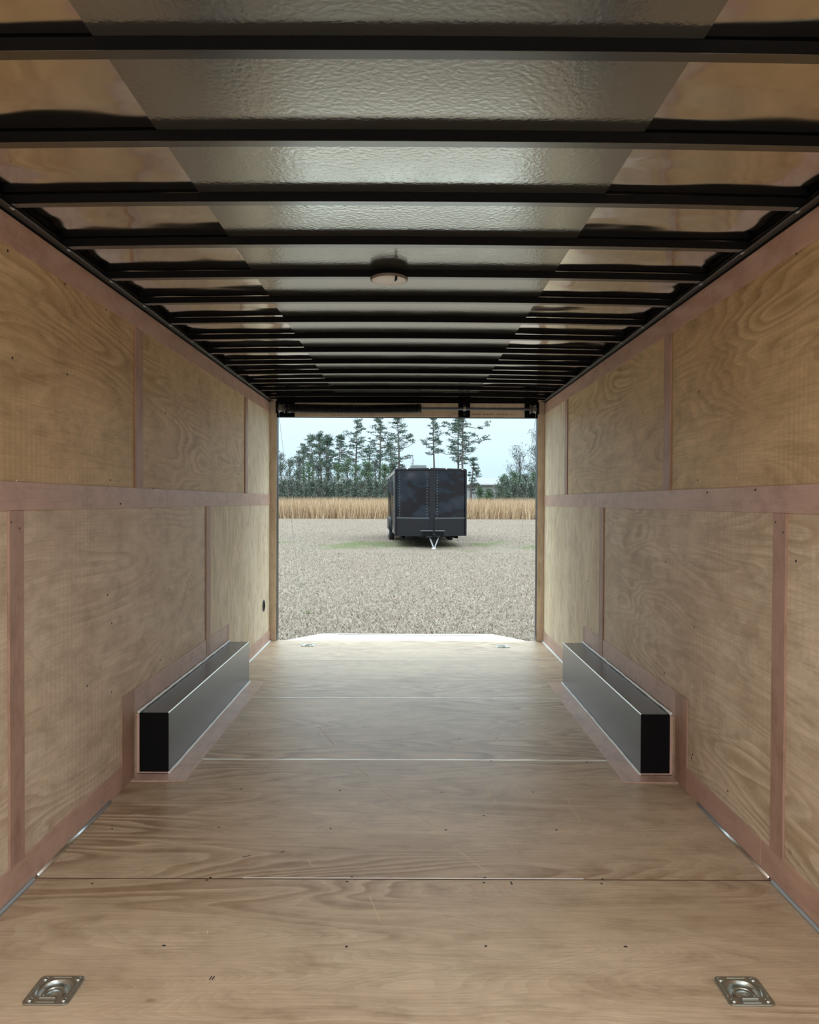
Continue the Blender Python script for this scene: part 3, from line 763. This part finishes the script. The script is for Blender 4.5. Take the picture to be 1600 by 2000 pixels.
pine(641, 101, 853, 40, .55, 14, 'slightly lower pine on the right of the dense left clump', 1.1)
pine(661, 114, 850, 36, .50, 15, 'bushy pine between the left clump and the lone open pine', 1.2)
pine(696, 104, 821, 50, .50, 16, 'open crowned pine standing alone left of the tall pair', .95)
pine(741, 97, 806, 50, .50, 17, 'very tall bare trunked pine, left one of the tall pair', 1.0, extra=[(-1, .62, 2.6)])
pine(779, 103, 803, 48, .42, 18, 'very tall pine, right one of the tall pair', 1.25, extra=[(1, .75, 1.9)])
pine(846, 101, 800, 34, .55, 19, 'slim pine rising above the middle of the parked trailer', .7, extra=[(1, .86, 2.2), (-1, .68, 1.6)])
pine(894, 103, 798, 40, .45, 20, 'tall pine rising above the right part of the parked trailer', 1.0, extra=[(-1, .58, 2.8)])
pine(906, 96, 801, 48, .50, 21, 'tall pine with long branches reaching right above the trailer corner', 1.0, extra=[(1, .72, 3.2), (1, .86, 3.2)])
pine(921, 99, 893, 22, .35, 22, 'small thin pine just right of the parked trailer', .6)
pine(718, 112, 872, 26, .4, 23, 'small pine between the open pine and the tall pair', .6)
pine(762, 108, 868, 26, .4, 24, 'small pine behind the left edge of the parked trailer', .7)

def bush(px_, Y, top_y, wpx, seed, label, m='needles_y', name='young_pine', dens=1., low=.05, cat='tree', group='young trees and bushes behind the tall grass', sz=.15):
    rg = random.Random(seed)
    X = ony(px_, 980, Y).x; z0 = gz(Y); H = zt(top_y, Y) - z0; w = wpx * 1.15 * Y / 1513 / 2
    tr = thing(name, (X, Y, z0), label, cat, group)
    st2 = MB().tube([(X, Y, z0 - .1), (X + .1, Y, z0 + H * .5), (X, Y, z0 + H * .95)], [.10, .06, .02], 5)
    nd = MB()
    for i in range(int(64 * dens)):
        f = low + (1 - low) * rg.random() ** .9
        rr_ = w * (1.0 - .75 * f ** 1.6) * rg.random() ** .5; a = rg.uniform(0, 2 * PI)
        c_ = Vector((X + rr_ * math.cos(a), Y + rr_ * math.sin(a), z0 + H * f))
        st2.tube([(X, Y, z0 + H * max(f - .12, 0)), c_], [.025, .008], 3, False)
        clump(nd, c_, rg.uniform(.3, .6), 34, rg, sz, .9)
    st2.build('stems', M['bark'], tr); nd.build('foliage', M[m], tr)
B = [(548, 96, 886, 34, 'shrub', 'pale bush against the left jamb'), (566, 92, 897, 36, 'shrub', 'second pale bush from the left jamb'),
     (585, 98, 889, 34, 'shrub', 'grey green bush under the thin crowned pine'), (603, 90, 905, 34, 'needles_y', 'dark bush under the left clump of pines'),
     (622, 97, 902, 34, 'shrub', 'bush under the round topped pines'), (642, 92, 912, 32, 'shrub', 'low bush right of the left clump'),
     (660, 94, 904, 40, 'needles_y', 'bright green young pine in the middle of the row'), (678, 90, 896, 42, 'needles_y', 'tallest bright green young pine of the row'),
     (697, 93, 908, 38, 'needles_y', 'green young pine under the open crowned pine'), (716, 91, 903, 34, 'needles_y', 'pointed young pine left of the tall pair'),
     (733, 96, 899, 36, 'shrub', 'bush at the foot of the tall pair'), (751, 92, 908, 34, 'needles_y', 'young pine at the left edge of the parked trailer'),
     (768, 95, 905, 32, 'shrub', 'bush half hidden by the parked trailer'),
     (938, 97, 951, 22, 'needles_y', 'low green bush right of the parked trailer'), (955, 95, 956, 20, 'needles_y', 'lowest bush in front of the warehouse wall'),
     (984, 92, 927, 34, 'needles_y', 'green young pine left of the wispy tree'), (1004, 90, 921, 38, 'needles_y', 'broad young pine below the wispy tree'),
     (1024, 93, 925, 34, 'shrub', 'grey bush below the wispy tree'), (1043, 90, 922, 34, 'needles_y', 'dark young pine against the right jamb')]
for i, (px_, Y, ty, w_, m_, lab) in enumerate(B):
    bush(px_, Y, ty, w_, 40 + i, lab, m_, 'young_pine' if m_ == 'needles_y' else 'bush', 1.25 if px_ < 900 else 1.0)
# hedge like undergrowth that closes the row
for i, px_ in enumerate(list(range(540, 780, 14)) + [975, 990, 1005, 1020, 1035, 1050]):
    bush(px_, 79.5 + 2.2 * (i % 3), 933 + (i * 7) % 13, 26, 90 + i, 'low dense grey green undergrowth behind the tall dry grass', 'shrub', 'undergrowth_bush', .7, .0, 'bush', 'low undergrowth behind the tall grass')

def wispy(px_, Y, top_y, wpx, seed, label, name='leafy_tree', leaves=1., mt='twig'):
    rg = random.Random(seed)
    X = ony(px_, 980, Y).x; z0 = gz(Y); H = zt(top_y, Y) - z0; w = wpx * Y / 1513 / 2
    tr = thing(name, (X, Y, z0), label, 'tree', 'thin leafed trees')
    br = MB(); nd = MB()
    br.tube([(X, Y, z0 - .1), (X + .1, Y, z0 + H * .3), (X, Y, z0 + H * .7), (X, Y, z0 + H * .97)], [.16, .11, .05, .015], 6)
    for i in range(int(60 * leaves)):
        f = .22 + .78 * rg.random(); a = rg.uniform(0, 2 * PI); rad = w * math.sin(PI * min(1, .25 + f * .72)) ** .6 * rg.random() ** .4
        c_ = Vector((X + rad * math.cos(a), Y + rad * math.sin(a), z0 + H * f)); s_ = Vector((X, Y, z0 + H * max(.12, f - .3)))
        m_ = s_.lerp(c_, .5) + Vector((0, 0, .2)); br.tube([s_, m_, c_], [.04, .025, .008], 3, False)
        for q in range(3):
            e_ = c_ + Vector((rg.uniform(-.7, .7), rg.uniform(-.7, .7), rg.uniform(-.2, .7))); br.tube([m_.lerp(c_, .6), e_], [.015, .005], 3, False)
            if leaves > .5: clump(nd, e_, .45, 12, rg, .13, .9)
    br.build('branches', M['bark'], tr)
    if leaves > .5: nd.build('foliage', M[mt], tr)
wispy(1016, 98, 872, 66, 71, 'wispy grey tree by the right jamb, thin bare looking crown')
wispy(1052, 96, 846, 44, 72, 'taller tree half hidden behind the right jamb')
wispy(806, 92, 884, 18, 73, 'tiny bare sapling above the parked trailer', 'sapling', .25)

# ------------------------------------------------------------------ the parked trailer opposite
M['tr_black'] = metal_sheet('glossy_black_panel', (.006, .007, .012), .05, .22, .9, metal=0., stretch=(1, 1, 1))
bsdf(M['tr_black']).inputs['Specular IOR Level'].default_value = .42
M['tr_guard'] = mat('charcoal_stone_guard', (.010, .009, .012), .4, spec=.3)
M['tr_trim'] = mat('pale_trailer_trim', (.13, .135, .14), .45)
M['tr_roof'] = mat('trailer_roof_white', (.2, .2, .2), .6)
M['rubber'] = mat('tyre_rubber', (.015, .015, .015), .8)
M['chain'] = mat('bright_galvanised', (.75, .76, .78), .35, .6)
TY = 27.4; tzb, tzt = .085, 2.43; W2 = 1.25; TL = 8.5; VN = .62
tcx = (-.455 + 2.06) / 2
T = thing('enclosed_trailer', (tcx, TY, gz(TY)), 'black enclosed cargo trailer with wedge nose parked on the lawn', 'trailer')
def tw(x, y, z): return (tcx + x, TY + y, z)
def mbx(x0, x1, y0, y1, z0, z1): 
    m = MB(); return m.box(tcx + x0, tcx + x1, TY + y0, TY + y1, z0, z1)
mbx(-W2, W2, 0, TL, tzb + .0, tzt).build('body', M['tr_black'], T, bevel=.03)
nose = MB()
gz0, gz1 = tzb, .72
def nosepiece(z0, z1, side, m, name, inset=0.):
    a = (side * (W2 - .02), 0.01); b_ = (side * .09, -VN + .05)
    p = [a, b_, (side * .09, 0.05), (side * (W2 - .02), .05)]
    mb = MB(); V = [tw(x, y - inset, z0) for x, y in p] + [tw(x, y - inset, z1) for x, y in p]
    F = [(0, 1, 5, 4), (1, 2, 6, 5), (2, 3, 7, 6), (3, 0, 4, 7), (3, 2, 1, 0), (4, 5, 6, 7)]
    if side > 0: F = [f[::-1] for f in F]
    return mb.add(V, F).build(name, m, T)
for s in (-1, 1):
    nosepiece(gz1 + .012, tzt - .03, s, M['tr_black'], 'nose_panel'); nosepiece(gz0, gz1 - .012, s, M['tr_guard'], 'stone_guard', .004); nosepiece(gz1 - .012, gz1 + .012, s, M['tr_trim'], 'guard_trim', .006)
    mbx(s * W2 - .03, s * W2 + .03, -.03, .05, tzb, tzt).build('corner_post', M['tr_guard'], T, bevel=.01)
    rv = MB()
    for k in range(17):
        z = .75 + k * .098
        for xx in (.17,) + ((1.10,) if s < 0 else ()):
            f = (xx - .09) / (W2 - .11); yy = -VN + .05 + f * (VN - .04)
            rv.lathe([(.026, 0), (.02, -.008), (.0001, -.014)], tw(s * xx, yy - .002, z), 'y', 8)
    rv.build('rivets', mat('black_rivets_%s' % ('l' if s < 0 else 'r'), (.04, .042, .05), .25), T)
mbx(-.10, .10, -VN, 0, tzb + .02, tzt - .02).build('nose_post', M['tr_guard'], T, bevel=.03)
# top cap
cap = MB(); P = [(-W2 - .01, TL), (-W2 - .01, -.01), (-.1, -VN - .02), (.1, -VN - .02), (W2 + .01, -.01), (W2 + .01, TL)]
V = [tw(x, y, tzt - .045) for x, y in P] + [tw(x, y, tzt + .03) for x, y in P]
cap.add(V, [(i, (i + 1) % 6, 6 + (i + 1) % 6, 6 + i) for i in range(6)] + [(5, 4, 3, 2, 1, 0), (6, 7, 8, 9, 10, 11)])
cap.build('roof_cap', M['tr_guard'], T, bevel=.008)
mbx(-W2 + .02, W2 - .02, .05, TL - .05, tzt + .03, tzt + .04).build('roof_skin', M['tr_roof'], T)
for x in (-.85, -.1, .5, 1.1):
    f = (abs(x) - .1) / W2; yy = -VN - .025 + max(f, 0) * VN
    mbx(x - .022, x + .022, yy - .012, yy + .02, tzt - .005, tzt + .02).build('marker_lamp', M['lens'], T, bevel=.005)
mbx(-.60, -.02, 1.6, 2.4, tzt + .035, tzt + .245).build('roof_unit', mat('roof_unit_white', (.13, .145, .145), .5), T, bevel=.04)
# left side: door frames and trims seen edge on
mbx(-W2 - .02, -W2, .0, TL, tzt - .13, tzt - .02).build('side_rail', mat('light_side_rail', (.2, .18, .17), .5), T)
for y0, y1 in [(.25, .33), (1.15, 1.22)]:
    mbx(-W2 - .022, -W2, y0, y1, tzb + .12, tzt - .25).build('door_frame', M['tr_trim'], T)
for y in (2.4, 3.6, 4.8, 6., 7.2): mbx(-W2 - .012, -W2, y - .02, y + .02, tzb + .1, tzt - .13).build('side_seam', M['tr_guard'], T)
fd = MB()
for yc in (4.55, 5.45):
    fd.prism([(TY + yc + .46 * math.cos(a), .16 + .5 * math.sin(a)) for a in [i * PI / 12 for i in range(13)]], tcx - W2 - .10, tcx - W2, 'x')
fd.build('fender', M['tr_guard'], T)
for s in (-1, 1):
    for yc in (4.55, 5.45):
        zc = gz(TY + yc) + .35
        wl_ = MB().lathe([(.0001, -.11), (.2, -.11), (.33, -.10), (.355, -.06), (.355, .06), (.33, .10), (.2, .11), (.0001, .11)], tw(s * (W2 - .04), yc, zc), 'x', 24).build('wheel', M['rubber'], T)
        MB().lathe([(.0001, s * .112), (.10, s * .122), (.19, s * .112), (.2, s * .10)], tw(s * (W2 - .04), yc, zc), 'x', 20).build('hub', M['chain'], wl_)
for s in (-1, 1): mbx(s * .95 - .05, s * .95 + .05, .2, TL - .1, tzb - .10, tzb).build('frame_rail', M['matblack'], T)
mbx(-W2 + .1, W2 - .1, 6.6, 6.7, tzb - .15, tzb).build('rear_cross_member', M['matblack'], T)
# tongue
for s in (-1, 1):
    MB().tube([tw(s * .62, .3, tzb + .0), tw(s * .06, -1.45, tzb + .0)], .05, 6).build('tongue_beam', M['matblack'], T)
mbx(-.38, .38, -.95, -.62, tzb + .03, tzb + .20).build('battery_tray', M['matblack'], T, bevel=.01)
mbx(-.41, .41, -.97, -.60, tzb + .20, tzb + .212).build('tray_lid', M['tr_trim'], T)
MB().tube([tw(0, -1.2, tzb - .30), tw(0, -1.2, tzb + .62)], .035, 10).tube([tw(0, -1.2, tzb + .60), tw(.10, -1.2, tzb + .60), tw(.10, -1.2, tzb + .5)], .012, 6).build('jack_post', M['black'], T)
MB().lathe([(.075, gz(26) - .0), (.075, gz(26) + .03), (.02, gz(26) + .06)], (tcx, TY - 1.2, 0), 'z', 12).build('jack_foot', M['chain'], T)
mbx(-.045, .045, -1.75, -1.40, tzb + .02, tzb + .12).build('coupler', M['matblack'], T, bevel=.015)
ch = MB()
for s in (-1, 1):
    for k in range(9):
        f = k / 8; c_ = Vector(tw(s * (.13 - .10 * f), -1.32, tzb - .04 - .27 * f))
        pp = [c_ + Vector((math.cos(a) * (.018 if k % 2 else .010), math.sin(a) * (0 if k % 2 else .014), math.sin(a) * .03)) for a in [i * PI / 4 for i in range(9)]]
        ch.tube(pp, .009, 5, False)
ch.build('safety_chains', M['chain'], T)
# set the trailer at its slight angle to the line of sight
T.rotation_euler = (0, 0, R(3.4)); T.location = (tcx, TY, gz(TY))
